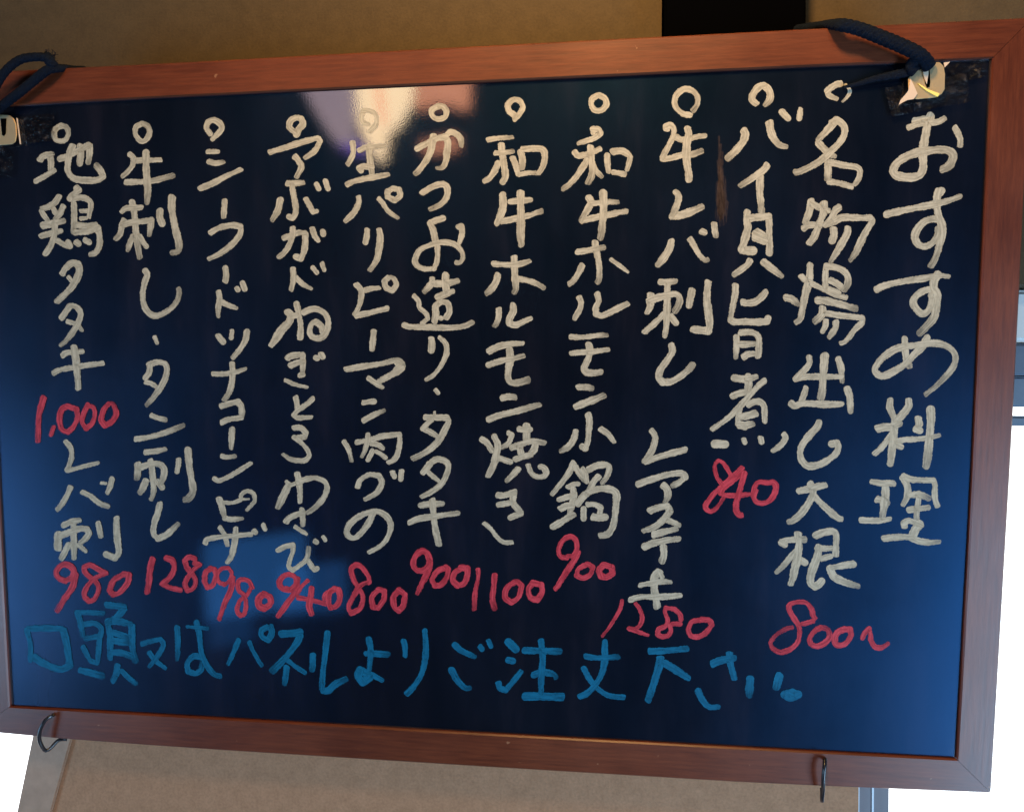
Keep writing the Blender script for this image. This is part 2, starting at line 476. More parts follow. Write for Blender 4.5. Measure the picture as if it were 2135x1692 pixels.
# ------------------------------------------------------------------ handwriting
# @ name|material|label ; T x y scale = origin and enlargement of the following coordinates ; width: x,y x,y ...
WRITING = '''
@heading_lettering|W|white heading おすすめ料理
T 1780 200 7.11
13: 800,475 950,425 1150,400 1260,380 1350,330
15: 890,375 1060,345
18: 1140,290 1100,420 1060,600 1030,780 1025,900 1030,1050 990,1160 880,1205 740,1205 620,1170 585,1100 650,990 780,900 940,840 1080,815 1250,800 1400,810 1470,880 1440,1000 1380,1060 1310,1090
14: 1500,470 1545,560 1580,650 1575,750
T 1780 420 7.11
15: 490,190 650,150 900,100 1200,40 1400,-10 1575,-75
18: 1300,-160 1240,-80
17: 1260,-150 1235,-60 1235,80 1255,200 1300,330 1310,450 1280,600 1240,760 1190,880 1140,960
16: 1250,260 1160,260 1050,300 950,400 905,520 950,630 1060,665 1170,610 1240,500 1240,400
14: 330,1310 450,1250 700,1190 1000,1145 1200,1110 1300,1100 1410,1115
17: 1250,1080 1190,1180 1190,1280 1240,1370 1235,1480 1215,1620 1180,1730 1080,1850 970,1960
15: 1190,1310 1080,1310 960,1370 890,1450 890,1530 950,1620 1010,1660 1080,1640 1130,1570 1150,1480 1140,1380
T 1780 640 7.11
15: 755,470 760,560 770,700 790,800 830,890
15: 1090,455 1020,580 900,700 780,830 650,920 500,1000 400,1020 320,960 320,900 400,780 550,660 720,590 900,570 1100,540 1250,540 1400,590 1490,680 1510,770 1470,890 1370,1020 1220,1170 1060,1300
T 1780 860 7.11
15: 540,-190 535,-80 590,60
16: 815,-190 810,-90 730,20 660,100
17: 345,240 450,215 560,210 690,160
17: 610,60 600,200 590,350 570,500 555,650 540,770
14: 580,300 490,420 400,530 310,610
13: 620,480 700,505
17: 955,75 970,170
15: 915,240 980,265
12: 640,425 760,400 950,390 1130,370 1280,330
18: 1140,-44 1145,100 1130,300 1110,500 1090,700 1070,800
13: 265,1020 400,1045 500,1040 595,1050
17: 470,1050 470,1200 455,1350 420,1560
15: 340,1280 440,1300 520,1350
13: 100,1590 250,1597 400,1597 550,1570
14: 715,960 780,1050 800,1150 790,1250 725,1375
13: 730,940 850,985 1000,1000 1180,1000 1205,1070 1200,1200 1210,1290 1245,1390
15: 810,1225 950,1210 1050,1240 1110,1270
13: 960,1200 955,1320 935,1450 930,1580
14: 810,1440 950,1420 1110,1405
T 1780 1060 9.705
14: 1030,380 1010,290 1110,240 1260,290 1380,340
18: 1330,310 1250,420 1200,520
14: 620,600 800,580 1000,570 1200,580
13: 1150,590 1350,660 1550,680 1750,670
@dish_lettering|W|white dish name 名物湯出し大根
T 1480 150 7.11
13: 1950,170 1850,200 1740,280 1770,350 1890,405
8: 2010,190 2070,260 2060,340 1970,440
15: 1890,700 1800,800 1700,910 1600,1010
15: 1800,760 1900,730 1990,810 1990,930 1920,1050 1800,1170 1650,1310 1500,1400 1350,1470 1260,1490
15: 1605,1050 1680,1130 1790,1220 1860,1255
T 1580 340 7.11
15: 1039,-11 1040,120 1035,240
14: 1080,-10 1250,30 1450,60 1515,120 1490,240 1430,320
14: 1060,275 1200,300 1400,350
15: 790,560 770,700 700,890
14: 800,600 920,660 1060,710
16: 980,590 980,720 930,850 880,980 830,1100 760,1190
14: 675,970 760,920 950,925
16: 1210,655 1150,700 1090,830 1000,920
15: 1000,920 1120,870 1250,810 1450,810 1660,810 1690,870 1600,1020 1520,1180 1450,1330 1370,1440
15: 1120,970 1130,1060 1100,1150
15: 1335,950 1320,1050 1240,1200 1150,1350 1080,1460
T 1580 560 7.11
16: 775,-50 765,150 725,300 690,450 660,600 630,740 560,800
12: 640,110 720,180 860,250 1000,320 1150,390 1320,430
15: 420,430 500,450 600,530
14: 1020,-60 1000,100 1000,270
15: 1000,-30 1100,-30 1250,20 1330,110 1330,230 1270,320
14: 1070,170 1150,210 1230,270
12: 1060,300 1200,360
16: 890,470 1000,475 1200,520 1400,580 1470,595
15: 960,570 950,680 840,790
13: 1000,660 1200,690 1400,710 1540,730 1540,800 1440,900 1360,1010 1280,1090 1220,1105
13: 1010,760 1000,850 960,930
13: 1155,790 1150,880 1055,1020
14: 760,1310 765,1400 710,1480 620,1570 550,1640
13: 540,1645 700,1605 900,1600 1100,1600 1240,1600
14: 1195,1345 1230,1450 1245,1580 1250,1680
17: 990,1290 980,1450 965,1650 955,1800 935,1910
13: 715,1760 690,1850 650,1950
15: 490,1990 550,2030 650,2000 800,2000 1000,2010 1150,2010 1250,2005
16: 1325,1780 1360,1880 1370,2010 1375,2120
T 1580 780 7.11
15: 910,700 880,780 780,890 680,1010 630,1130 640,1250 710,1340 800,1360 950,1320 1080,1240 1160,1170 1190,1080 1170,1020 1095,1030
T 1580 1000 7.11
15: 605,165 750,135 900,95 1010,75
16: 780,60 820,150 800,250 730,380 620,520 520,600 450,625
15: 820,230 920,330 1050,450 1180,560 1250,580
15: 350,920 450,890 600,880 700,885
13: 350,930 400,960
17: 595,790 610,950 590,1150 550,1300 520,1450 485,1550
14: 570,1060 480,1150 380,1270 280,1365
14: 620,1180 700,1225
15: 860,825 950,785 1100,760 1160,810 1160,950 1155,1120
14: 880,1005 1000,1015 1120,1010
13: 930,1170 1080,1130
17: 900,990 890,1100 840,1250 790,1400 785,1530 850,1580 910,1540 945,1500
15: 1410,1245 1280,1265 1100,1300
16: 1070,1310 1130,1430 1280,1510 1400,1550 1490,1575
@price_lettering|R|red price 800～ below the white radish dish
T 1580 1200 7.11
11: 850,640 820,580 790,480 720,400 620,385 500,410 460,470 500,570 560,660 610,750 620,850 600,960 540,1040 430,1110 330,1130 230,1080 190,1000 230,920 320,840 430,780 520,760
10: 830,665 720,700 600,720
12: 940,760 850,810 770,920 790,1010 880,1040 980,1000 1060,910 1040,800 940,760
13: 1280,790 1190,830 1140,920 1160,1010 1230,1030 1320,980 1380,880 1370,790 1280,790
11: 1550,920 1590,840 1650,780 1670,860 1680,960 1740,1050 1840,1060 1930,1000
@dish_lettering|W|white dish name バイ貝旨煮
T 1480 150 7.11
15: 700,480 630,420 640,330 720,230 800,200 880,280 890,400 820,490
17: 500,870 525,930 480,1050 380,1170 260,1285
16: 880,740 910,900 970,1020 1050,1090 1140,1110
15: 1070,590 1100,630 1160,690
12: 1345,550 1325,690
15: 855,1375 800,1450 650,1560 450,1690
T 1480 380 9.705
16: 1015,-100 1010,200 1030,400 1045,600
16: 760,600 740,750 770,900 730,1080 680,1250 620,1370
15: 770,730 950,710 1190,690 1200,850 1200,1050 1210,1250 1200,1440
22: 930,1010 1050,1080
16: 900,1110 1100,1190
19: 650,1370 770,1385 870,1385
T 1460 540 9.705
15: 1010,30 950,120 820,220 680,320
15: 1280,60 1380,140 1500,230 1650,350
14: 710,530 710,680 680,850 650,1000 620,1150 600,1220
15: 610,1230 700,1270 900,1265 1150,1275 1350,1260 1370,1200
16: 850,870 950,890 1100,870 1230,780 1330,660
T 1440 690 8.895
13: 850,110 850,300 835,500
14: 920,30 1100,20 1220,60 1265,150 1265,300 1250,460
15: 930,245 1050,245 1200,235
15: 970,490 1060,430 1200,420
15: 810,870 950,890 1100,880 1225,840
16: 1060,820 1075,950 1065,1080
14: 780,1205 880,1160 1030,1130
13: 1370,920 1250,1020 1130,1150 1000,1300 880,1430 740,1570 600,1680 470,1770 390,1830
12: 920,1440 890,1560 860,1730
14: 1060,1370 1150,1320 1280,1310 1360,1390 1370,1520 1375,1670
15: 940,1590 1080,1560 1220,1520
15: 900,1740 1000,1745 1160,1720
12: 960,1770 1010,1790
T 1440 860 8.895
17: 440,580 550,580 640,585
11: 985,490 1005,550
12: 1300,470 1315,540
13: 1720,390 1760,460 1690,580 1600,660 1510,710
@price_lettering|R|red price 840 below the whelk dish
T 1440 940 10.575
11: 1140,360 1000,500 850,620 700,760 550,900 420,1060 330,1190 350,1280 440,1330 550,1270 650,1150 730,1020
9: 880,520 800,380 700,250 610,210 540,290 540,450 590,590 680,720
11: 1200,480 1100,520 900,680 700,840 660,930 780,970 1000,980 1200,960 1330,950
13: 1190,490 1110,760 1050,980 1000,1180 1010,1330 1080,1410 1140,1410
12: 1400,960 1400,850 1450,720 1540,680 1700,700 1820,690 1880,780 1850,930 1750,1080 1600,1150 1450,1120 1390,1000 1440,850
@dish_lettering|W|white dish name 牛レバ刺し
T 1320 160 8.895
13: 1050,715 930,690 810,590 770,480 800,350 900,250 1010,230 1140,290 1200,400 1180,530 1100,640
13: 620,990 610,920 690,900 750,960 750,1080 690,1220 600,1390 540,1500
14: 550,1520 700,1510 900,1455 1100,1440 1280,1375
13: 800,1120 900,1170 1050,1150 1200,1110 1330,1095
17: 1010,960 1030,1080 1000,1200 990,1400 1000,1600 1030,1800 1035,1910
T 1320 330 8.895
14: 780,620 835,680 840,780 790,920 730,1060
16: 700,1080 900,1050 1100,980 1290,895
13: 1260,1350 1320,1375
13: 1500,1210 1515,1330 1535,1450
T 1160 480 5.3375
16: 1280,120 1260,200 1200,300 1130,385
13: 1485,90 1530,170 1590,270 1650,330 1690,325
13: 1145,575 1240,575 1335,565
15: 1235,590 1235,750 1230,900 1225,1050 1205,1180
15: 1050,710 1050,800 1040,860 1010,915
15: 1020,800 1100,760 1200,730 1330,710 1375,770 1350,850 1320,895
14: 1200,930 1120,1010 1030,1090 985,1130
13: 1270,950 1330,1030
15: 1510,665 1490,760 1475,850
16: 1690,570 1675,750 1690,900 1705,1050 1690,1120 1600,1110 1510,1100
15: 1280,1280 1290,1350 1230,1450 1160,1550 1140,1630 1180,1690 1280,1680 1400,1610 1480,1540 1520,1490
@dish_lettering|W|white dish name レアステーキ
T 1140 790 5.3375
14: 1165,570 1205,640 1190,740 1150,830 1080,920
14: 1090,920 1200,880 1370,830 1540,785
14: 1010,1170 1150,1120 1350,1060 1510,1050 1540,1090 1470,1150 1390,1190
15: 1290,1175 1340,1230 1345,1310 1315,1375
14: 1145,1465 1240,1430 1340,1410 1370,1470 1300,1560 1200,1640 1070,1690
14: 1330,1560 1400,1590 1480,1630
T 1120 1090 5.3375
15: 1290,130 1400,100 1550,65
15: 1190,265 1300,220 1450,190 1580,175
16: 1405,260 1410,350 1385,430
17: 1360,540 1310,590 1300,700 1320,820 1335,930
11: 1365,540 1390,600
12: 1150,690 1280,665 1400,650 1485,655
13: 1040,850 1150,820 1300,820 1450,815 1595,805
@price_lettering|R|red price 1280 below the steak
T 1240 1230 7.625
8: 435,160 410,280 330,430 220,600 120,730
9: 645,200 720,310 755,440 720,550 640,610 545,595
9: 545,605 680,655 855,712
10: 1370,470 1360,400 1280,310 1130,275 1115,350 1160,470 1130,560 1020,620 1000,700 1070,735 1170,715 1210,640 1190,560 1250,535 1360,535
11: 1700,470 1550,500 1490,620 1520,720 1640,740 1770,670 1860,550 1820,480 1700,460
@dish_lettering|W|white dish name 和牛ホルモン小鍋
T 1160 170 5.3375
13: 470,155 400,190 390,260 430,320 500,320 555,260 540,190 470,150
13: 410,570 405,530 470,535 490,580 420,630 330,660 240,690
13: 205,785 240,825 320,815 400,790 495,745
15: 380,730 390,850 400,950 390,1050 350,1130
14: 340,880 290,960 220,1060 140,1150 75,1195
12: 410,920 450,1000 505,1060
12: 565,820 570,920 580,1010
14: 630,780 730,775 815,830 810,900 785,980
13: 630,1010 700,1020 770,1035
14: 360,1290 385,1340 350,1420 300,1500 270,1550
13: 380,1355 500,1350 600,1340 690,1340
14: 280,1555 400,1520 550,1490 680,1460 775,1445
17: 520,1240 525,1400 515,1550 500,1700 490,1740
T 1160 480 5.3375
14: 240,240 350,225 450,205 535,190
14: 430,135 450,250 470,350 480,450 475,540 455,580
14: 290,385 250,470 190,560 140,600
9: 610,325 700,390 795,465
13: 250,740 275,800 260,880 220,950 205,980
14: 455,710 470,790 440,860 440,930 510,950 600,910 720,850 795,815
12: 155,1185 300,1190 450,1170 570,1165
12: 160,1370 250,1360 400,1350 585,1325
15: 360,1270 375,1350 350,1440 310,1530 340,1580 430,1585 505,1575
T 1140 790 5.3375
13: 355,90 430,90 510,105
15: 315,310 400,275 520,230 640,180
13: 460,390 475,470 465,600 455,700 430,770 395,750
14: 325,570 300,670 240,750 155,800
13: 595,550 680,610 750,700
13: 300,930 260,1020 190,1120 110,1220 55,1285
12: 315,970 370,1060 430,1130
12: 240,1200 300,1170 350,1165
14: 290,1210 300,1300 280,1400 250,1500
12: 135,1340 230,1310 310,1290
14: 145,1445 220,1410 300,1400
15: 70,1640 160,1590 250,1530 300,1505
12: 400,1000 430,1060 445,1140
14: 460,1010 560,960 660,955 695,990 670,1080 620,1150
13: 580,1080 530,1130 480,1220 440,1290
15: 350,1380 420,1290 540,1230 680,1220 770,1270 770,1400 755,1550 733,1640 700,1700 660,1730 590,1740
13: 410,1440 410,1550
13: 450,1395 540,1395 600,1430 590,1490
15: 510,1530 580,1540 650,1535
@price_lettering|R|red price 900 below the small hot pot
T 1120 1090 5.3375
11: 340,390 260,370 240,290 290,190 370,150 430,190 440,290 400,360 330,370
13: 455,330 400,430 320,550 240,680 200,735
11: 560,455 460,510 440,580 510,610 590,570 620,490 560,455
13: 740,465 690,520 710,590 770,600 840,560 830,490 740,460
@dish_lettering|W|white dish name 和牛ホルモン焼き
T 840 190 5.3375
13: 1240,265 1180,220 1170,150 1230,95 1300,110 1335,180 1300,250 1240,315
12: 940,545 1050,525 1220,515
15: 1095,590 1110,720 1130,850 1140,950 1110,1015
12: 1025,690 1120,685 1225,670
14: 1060,800 1020,890 960,970 900,1005
13: 1220,740 1260,840 1285,930
14: 1310,670 1330,770 1325,870
14: 1330,645 1450,640 1550,650 1580,720 1560,830 1510,915
11: 1290,930 1400,910 1500,910
16: 1110,1150 1115,1270 1090,1370 1045,1470
13: 1195,1230 1300,1220 1430,1210
13: 1090,1450 1200,1430 1380,1390 1550,1335
17: 1310,1125 1310,1300 1315,1450 1310,1600 1318,1710
T 800 490 5.3375
13: 1220,320 1350,330 1500,325 1625,290
15: 1450,240 1455,370 1465,500 1470,600 1450,640
14: 1270,435 1250,520 1190,610 1140,650
13: 1500,485 1620,510 1720,550 1785,590
13: 1280,815 1280,900 1260,970 1230,1015
14: 1440,775 1440,850 1400,930 1400,980 1470,1000 1560,960 1640,925
14: 1165,1295 1280,1240 1420,1210 1550,1205
13: 1165,1445 1300,1400 1450,1370 1565,1340
15: 1400,1280 1410,1380 1390,1480 1385,1590 1420,1640 1500,1640 1610,1610
T 800 790 5.3375
14: 1320,210 1400,195 1470,205
14: 1165,450 1300,400 1500,350 1730,285
13: 1085,665 1150,710 1205,795
11: 1390,600 1425,620 1390,710 1320,760
15: 1230,640 1270,730 1250,850 1220,960 1160,1080
12: 1290,880 1350,900 1410,920
16: 1590,510 1590,600 1590,710
13: 1500,555 1570,565 1630,560
14: 1420,760 1520,730 1650,690 1790,710
14: 1510,760 1530,830
15: 1690,720 1670,790 1620,840
14: 1470,890 1560,860 1650,840
14: 1500,995 1440,1060 1370,1130
12: 1605,950 1640,1040 1700,1085 1780,1080 1810,1040 1785,990 1745,975
13: 1265,1290 1350,1290 1470,1250
15: 1445,1270 1440,1370 1490,1440 1530,1485
12: 1270,1400 1350,1385 1440,1370
13: 1535,1490 1480,1510 1410,1540
T 800 1010 5.3375
10: 1115,425 1190,490 1260,580 1340,640 1435,640
@price_lettering|R|red price 1100 between the two 900 prices
T 800 1010 5.3375
10: 1050,935 1050,1040 1020,1180 1005,1390
13: 1235,1000 1225,1130 1210,1270 1235,1375
12: 1440,1090 1370,1150 1350,1250 1420,1310 1500,1250 1535,1120 1480,1080 1430,1100
13: 1660,1090 1610,1170 1640,1260 1710,1280 1760,1200 1755,1110 1660,1090
@dish_lettering|W|white dish name かつお造り・タタキ
T 840 190 5.3375
13: 400,165 325,210 325,270 380,310 460,295 485,230 450,175 400,165
14: 155,640 250,590 370,530 470,510 500,570 490,680 480,770 440,850 380,855
15: 340,500 330,570 300,690 240,800 180,880 135,920
13: 490,490 530,455 600,480 645,540 650,610
14: 220,1130 320,1070 430,1035 490,1070 490,1170 420,1260 300,1315
13: 305,1465 380,1435 445,1415
12: 610,1515 650,1500 660,1580 627,1690
14: 300,1465 340,1560 360,1690
T 800 490 5.3375
12: 560,0 590,100 600,200 590,300 560,375 450,375 370,340 350,270 400,170 520,110 650,80 780,100 860,170 880,250 850,305 805,305
14: 540,475 530,540 450,630
14: 560,540 680,540 825,510
15: 690,450 685,530 700,620
15: 605,690 680,660 770,625
14: 640,745 580,790 580,880 565,960
13: 640,740 710,760 730,850 690,925
11: 620,920 640,925
11: 335,675 390,740 400,810 470,870 490,930 430,980
13: 225,1000 300,1020 500,1025 750,1030 900,1010 985,970
15: 530,1150 535,1210 530,1280
11: 620,1135 690,1210 700,1310 650,1430 560,1550 475,1605
T 800 790 5.3375
9: 572,115 605,155
14: 460,425 560,425 700,430 720,480 660,600 600,700 500,790 400,850 320,885
12: 540,450 490,490 435,550
12: 460,560 520,590 600,640
6: 567,360 565,400
13: 540,915 600,890 690,915 720,980 690,1080 640,1170 520,1260 415,1310
14: 520,930 480,990 430,1045
11: 500,1040 570,1100 650,1160
13: 410,1405 500,1390 655,1385
13: 285,1595 400,1550 600,1520 830,1490
14: 540,1340 550,1450 565,1600 590,1740 615,1840
@price_lettering|R|red price 900 below the bonito dish
T 800 1010 5.3375
13: 510,830 480,760 420,740 350,800 330,890 370,950 440,950 490,900 510,830
13: 515,870 490,970 430,1090 375,1210
12: 700,920 600,960 540,1050 570,1120 640,1110 700,1030 720,940 690,915
13: 860,930 790,980 770,1060 820,1120 890,1100 930,1010 930,930 860,920
@dish_lettering|W|white dish name 生パリピーマン肉づの
T 540 210 5.3375
11: 1235,340 1300,260 1300,160 1230,110 1160,110 1140,180 1160,240 1220,260
13: 1040,460 1050,530 1040,610 985,715
12: 1110,555 1200,520 1400,500
13: 1230,490 1230,620 1250,750 1260,850
13: 1140,775 1115,750 1170,730 1265,745
13: 975,935 1080,890 1280,850 1445,820
13: 1105,1065 1110,1130 1060,1240 955,1345
11: 1330,1085 1370,1130 1440,1230 1545,1305
12: 1490,980 1430,1010 1430,1070 1510,1110 1570,1060 1560,990 1490,975
13: 1205,1430 1200,1500 1185,1575
14: 1335,1430 1350,1520 1335,1650 1310,1770 1260,1850 1228,1890
T 520 500 5.3375
12: 1185,490 1240,560 1240,660 1210,760 1160,830
12: 1280,560 1370,540 1445,535
13: 1180,840 1300,820 1420,790 1535,762
12: 1550,415 1500,460 1520,530 1590,565 1635,500 1605,430 1550,415
14: 1385,1010 1375,1100 1365,1230
13: 1070,1440 1250,1410 1450,1380 1640,1340 1700,1370
19: 1650,1350 1690,1400 1640,1460
15: 1690,1430 1580,1500 1440,1575
11: 1330,1540 1400,1590 1485,1645
T 500 800 5.3375
12: 1365,210 1440,200 1495,195
12: 1375,410 1480,350 1605,295
11: 1160,640 1210,730 1245,860
12: 1300,650 1450,620 1600,580 1775,560 1780,640 1760,760 1720,840 1650,875
10: 1425,560 1420,640 1390,740 1355,815
11: 1460,660 1540,680 1600,720
11: 1480,740 1450,800 1425,845
10: 1510,750 1570,780 1620,820
12: 1310,1150 1340,1070 1440,1010 1550,1020 1580,1100 1520,1210 1390,1285
11: 1695,975 1720,1030
11: 1800,960 1790,1060
T 500 1070 5.3375
13: 1490,-20 1440,90 1370,190 1290,265 1220,260 1190,200 1230,110 1350,20 1490,-25 1590,0 1660,70 1680,160 1630,290 1550,370 1440,430
@price_lettering|R|red price 800 below the stuffed pepper dish
T 500 1070 5.3375
11: 1440,770 1430,700 1350,590 1290,570 1240,620 1270,740 1330,840 1370,930 1340,1050 1240,1110 1210,1040 1260,930 1310,840 1360,790 1420,765
11: 1540,850 1470,930 1480,1040 1540,1050 1600,960 1610,860 1540,845
12: 1770,850 1710,930 1720,1040 1770,1080 1820,1020 1840,900 1770,850
@dish_lettering|W|white dish name アボガドねぎととろわさび
T 540 210 5.3375
14: 415,375 450,310 490,260 470,200 410,190 350,230 340,300 400,350
13: 115,575 300,520 500,455 650,420 680,450 620,560 515,635
13: 395,615 440,670 470,740 415,855
13: 315,920 400,920 500,910
13: 365,940 390,1080 410,1200 400,1270 370,1305 335,1290
14: 235,1105 210,1220 145,1330
12: 520,1090 560,1160 600,1240 640,1230
11: 635,925 665,980
11: 740,895 768,980
12: 270,1530 350,1500 430,1470 515,1470
13: 515,1470 515,1570 500,1680 465,1755 410,1735
13: 375,1410 372,1500 330,1620 270,1700 220,1740
12: 590,1415 620,1500 660,1560
12: 710,1455 715,1485
T 520 500 5.3375
12: 485,320 490,420 480,490 462,560
11: 520,420 590,490 690,545
11: 705,310 750,365
11: 808,260 832,335
13: 525,705 550,830 570,960 565,1095
15: 430,805 460,840 450,900
17: 440,920 360,1000 300,1090 235,1180
13: 600,810 700,770 800,790 870,870 870,990 810,1080 720,1090 670,1030 690,940 740,910 800,960 815,1020
12: 470,850 520,840
14: 425,1320 450,1295 600,1270
13: 590,1280 595,1380 590,1490
13: 455,1400 520,1370 600,1355
11: 560,1505 595,1500
13: 735,1310 755,1315
13: 800,1275 815,1300
9: 395,1560 500,1605 645,1640
T 500 800 5.3375
12: 620,145 635,220 640,290
11: 810,165 740,230 640,300 600,345 640,375 720,375 795,370
12: 600,490 680,490 735,540 720,590 640,600
11: 600,590 680,650 750,730 770,800 720,850 620,850 550,830 485,785
13: 640,1000 660,1100 670,1200 670,1320
15: 540,1130 500,1210 420,1380
10: 520,1085 560,1125 640,1100
12: 640,1095 700,1070 830,1045 940,1085 970,1160 930,1270 830,1380 755,1430
12: 510,1540 550,1490 640,1450 720,1430
12: 690,1395 700,1490 700,1580
T 500 1070 5.3375
9: 612,145 680,190 745,230
11: 425,410 500,370 590,350 590,420 560,510 545,590 590,630 660,580 740,510 760,430 765,375
11: 760,520 800,590 830,625 860,610
10: 830,300 855,320
10: 925,255 950,295
@price_lettering|R|red price 940 below the avocado dish
T 500 1070 5.3375
12: 560,850 470,830 440,770 480,700 560,680 620,720 620,790 570,840
13: 640,720 620,860 540,980 470,1080 425,1145
9: 760,740 690,810 630,920
11: 640,935 780,960 900,990 960,1010
13: 800,820 790,920 770,1020 800,1125
12: 1060,835 960,900 935,960
12: 1060,835 1000,880 985,980 1010,1050 1080,1020 1115,930 1100,850 1050,835
@dish_lettering|W|white dish name シーフードツナコーンピザ
T 220 230 5.3375
13: 1170,265 1125,200 1145,130 1210,110 1275,150 1290,210 1240,270 1185,325
11: 1135,460 1250,460
12: 1150,570 1220,590 1310,575
13: 1050,870 1200,810 1350,730 1505,660
12: 1325,1000 1320,1100 1315,1195
13: 1165,1365 1260,1310 1400,1280 1500,1290 1500,1370 1420,1480 1280,1590 1145,1655
T 200 530 5.3375
12: 1440,155 1450,230 1438,310
12: 1365,415 1375,500 1362,600 1362,690
11: 1400,530 1480,570 1565,600
11: 1568,375 1580,395
12: 1630,315 1655,385
13: 1360,905 1415,975
11: 1515,850 1505,930
13: 1680,860 1660,960 1600,1060 1520,1155
11: 1295,1330 1420,1330 1550,1310 1665,1275
13: 1515,1210 1520,1320 1510,1440 1480,1540 1430,1615
T 200 830 5.3375
13: 1390,90 1480,60 1580,40 1620,100 1620,220
13: 1395,270 1480,235 1620,215
13: 1515,345 1510,450 1505,555
11: 1395,640 1460,655 1545,645
11: 1315,890 1370,915 1480,870 1600,800 1725,720
13: 1370,1115 1400,1200 1430,1330
11: 1430,1330 1500,1345 1635,1335
9: 1420,1160 1520,1160 1610,1130 1620,1070 1680,1030 1750,1060 1765,1140 1720,1200 1675,1245
6: 1620,1125 1700,1120
11: 1215,1615 1235,1570 1350,1545 1500,1530 1735,1510
12: 1380,1435 1430,1520 1465,1640
13: 1555,1450 1550,1550 1535,1650 1510,1750 1465,1820
11: 1755,1470 1775,1490
11: 1860,1405 1883,1455
@price_lettering|R|red price 980 below the pizza
T 200 1080 5.3375
9: 1430,740 1360,700 1350,620 1400,560 1470,550 1510,610 1490,690 1430,740
12: 1525,650 1500,800 1430,950 1370,1125
10: 1740,780 1700,700 1620,680 1580,720 1590,800 1650,860 1670,960 1650,1060 1610,1080 1570,1030 1600,920 1680,850 1720,780
14: 1870,840 1815,890 1815,970 1870,1005 1940,950 1935,880 1860,840
@dish_lettering|W|white dish name 牛刺し・タン刺し
T 220 230 5.3375
12: 410,145 340,190 335,270 390,340 450,330 490,250 470,180 410,145
12: 270,490 310,530 300,610 250,680 190,735
12: 330,560 450,555 620,550
13: 225,800 400,795 550,780 755,725
16: 450,470 450,600 460,760 470,900 460,1030
14: 295,1020 320,1150 330,1280 345,1420 370,1570 383,1640
12: 175,1135 230,1090 330,1085 400,1080
14: 210,1215 180,1300 160,1380 110,1435
13: 190,1275 300,1245 420,1235 510,1220 500,1300 485,1395
12: 310,1400 270,1480 245,1560
11: 380,1400 420,1470 455,1515
15: 605,1120 605,1190 630,1260
16: 740,970 735,1080 760,1230 790,1370 820,1500 800,1570 740,1585
T 200 530 5.3375
13: 550,185 570,230 540,330 520,450 540,580 610,670 700,680 810,620 890,540 925,450 920,385
10: 652,915 680,985
13: 590,1230 680,1200 770,1220 790,1290 770,1380 720,1480 640,1590 560,1680
12: 600,1250 590,1320 550,1375
11: 550,1420 620,1440 700,1495
T 200 830 5.3375
12: 615,190 690,220 775,240
12: 435,455 600,430 800,370 975,300
12: 545,600 650,590 775,565
13: 605,685 625,800 640,950 640,1050 612,1130
14: 465,725 465,810 455,900
14: 490,770 600,735 710,735 760,790 750,880 720,945
15: 560,910 520,1000 485,1055
13: 680,920 735,990
12: 920,675 915,750 902,815
15: 1025,575 1035,720 1060,880 1080,1020 1040,1105 985,1130
13: 710,1175 690,1270 650,1390 640,1500 690,1560 780,1520 860,1450 915,1395
@price_lettering|R|red price 1280 below the beef sashimi
T 200 1080 5.3375
14: 630,455 600,580 590,700 570,820
13: 780,440 850,470 870,560 820,660 740,730
11: 740,735 820,770 955,800
11: 1160,520 1100,500 1100,450 1040,430 990,470 1010,540 1070,620 1110,700 1080,780 1020,800 990,730 1040,630 1100,560 1150,525
11: 1280,560 1220,600 1210,700 1240,770 1300,740 1330,640 1320,570 1270,555
@dish_lettering|W|white dish name 地鶏タタキ
T 20 230 5.3375
12: 580,170 510,210 495,270 520,330 600,340 650,280 640,200 580,170
13: 335,560 370,515 450,490 485,485
13: 445,480 460,580 455,680
12: 290,790 380,740 505,665
14: 560,540 650,510 760,450 885,385
14: 890,385 890,480 875,580
14: 790,395 790,500 780,600
14: 705,390 670,470 650,580 650,680 720,760 860,780 980,775 1040,740 1010,670 965,615
13: 550,960 500,1030 420,1080 360,1090
11: 350,1110 390,1180 440,1240
12: 490,1100 510,1140
14: 600,1060 560,1150 500,1220
15: 365,1285 480,1260 605,1230
13: 350,1400 460,1370 580,1340
14: 500,1250 500,1380 460,1500 400,1595
11: 530,1450 600,1490 650,1515
14: 740,860 770,890 690,950 670,980
13: 680,985 800,970 880,1000 905,1060 880,1190
13: 715,1040 720,1150 715,1280 710,1360
10: 785,1120 860,1120
10: 785,1205 850,1200
14: 735,1275 850,1290 960,1265
14: 725,1360 850,1350 980,1310 1000,1400 1000,1500 960,1580 905,1600
14: 650,1470 670,1510
13: 740,1465 765,1485
12: 835,1440 885,1470
T 20 530 5.3375
15: 585,220 620,160 690,100 760,110 775,180 740,290 660,400 530,525
9: 650,250 695,300
13: 580,705 640,620 680,575 750,590 790,660 770,750 700,870 630,960 565,1015
11: 640,745 740,780 805,845
13: 585,1130 640,1095 820,1080
12: 485,1325 550,1290 750,1250 1045,1210
15: 715,1025 735,1150 750,1300 765,1495
@price_lettering|R|red price 1,000 below the chicken dish
T 20 820 5.3375
13: 380,45 340,180 320,300 315,535
9: 490,370 460,460
12: 640,145 580,180 555,290 580,400 650,430 710,370 755,270 745,175 640,140
11: 870,130 835,200 805,310 850,390 920,330 950,230 930,155 860,135
12: 1110,110 1050,180 1020,290 1060,355 1140,310 1185,220 1150,120 1110,110
@dish_lettering|W|white dish name レバ刺
T 20 820 5.3375
12: 625,535 680,610 690,710 660,800 635,855
10: 645,858 750,830 985,770
13: 680,1035 640,1130 580,1230 525,1295
12: 805,1095 900,1140 1000,1220 1095,1255
7: 1015,995 1070,1000
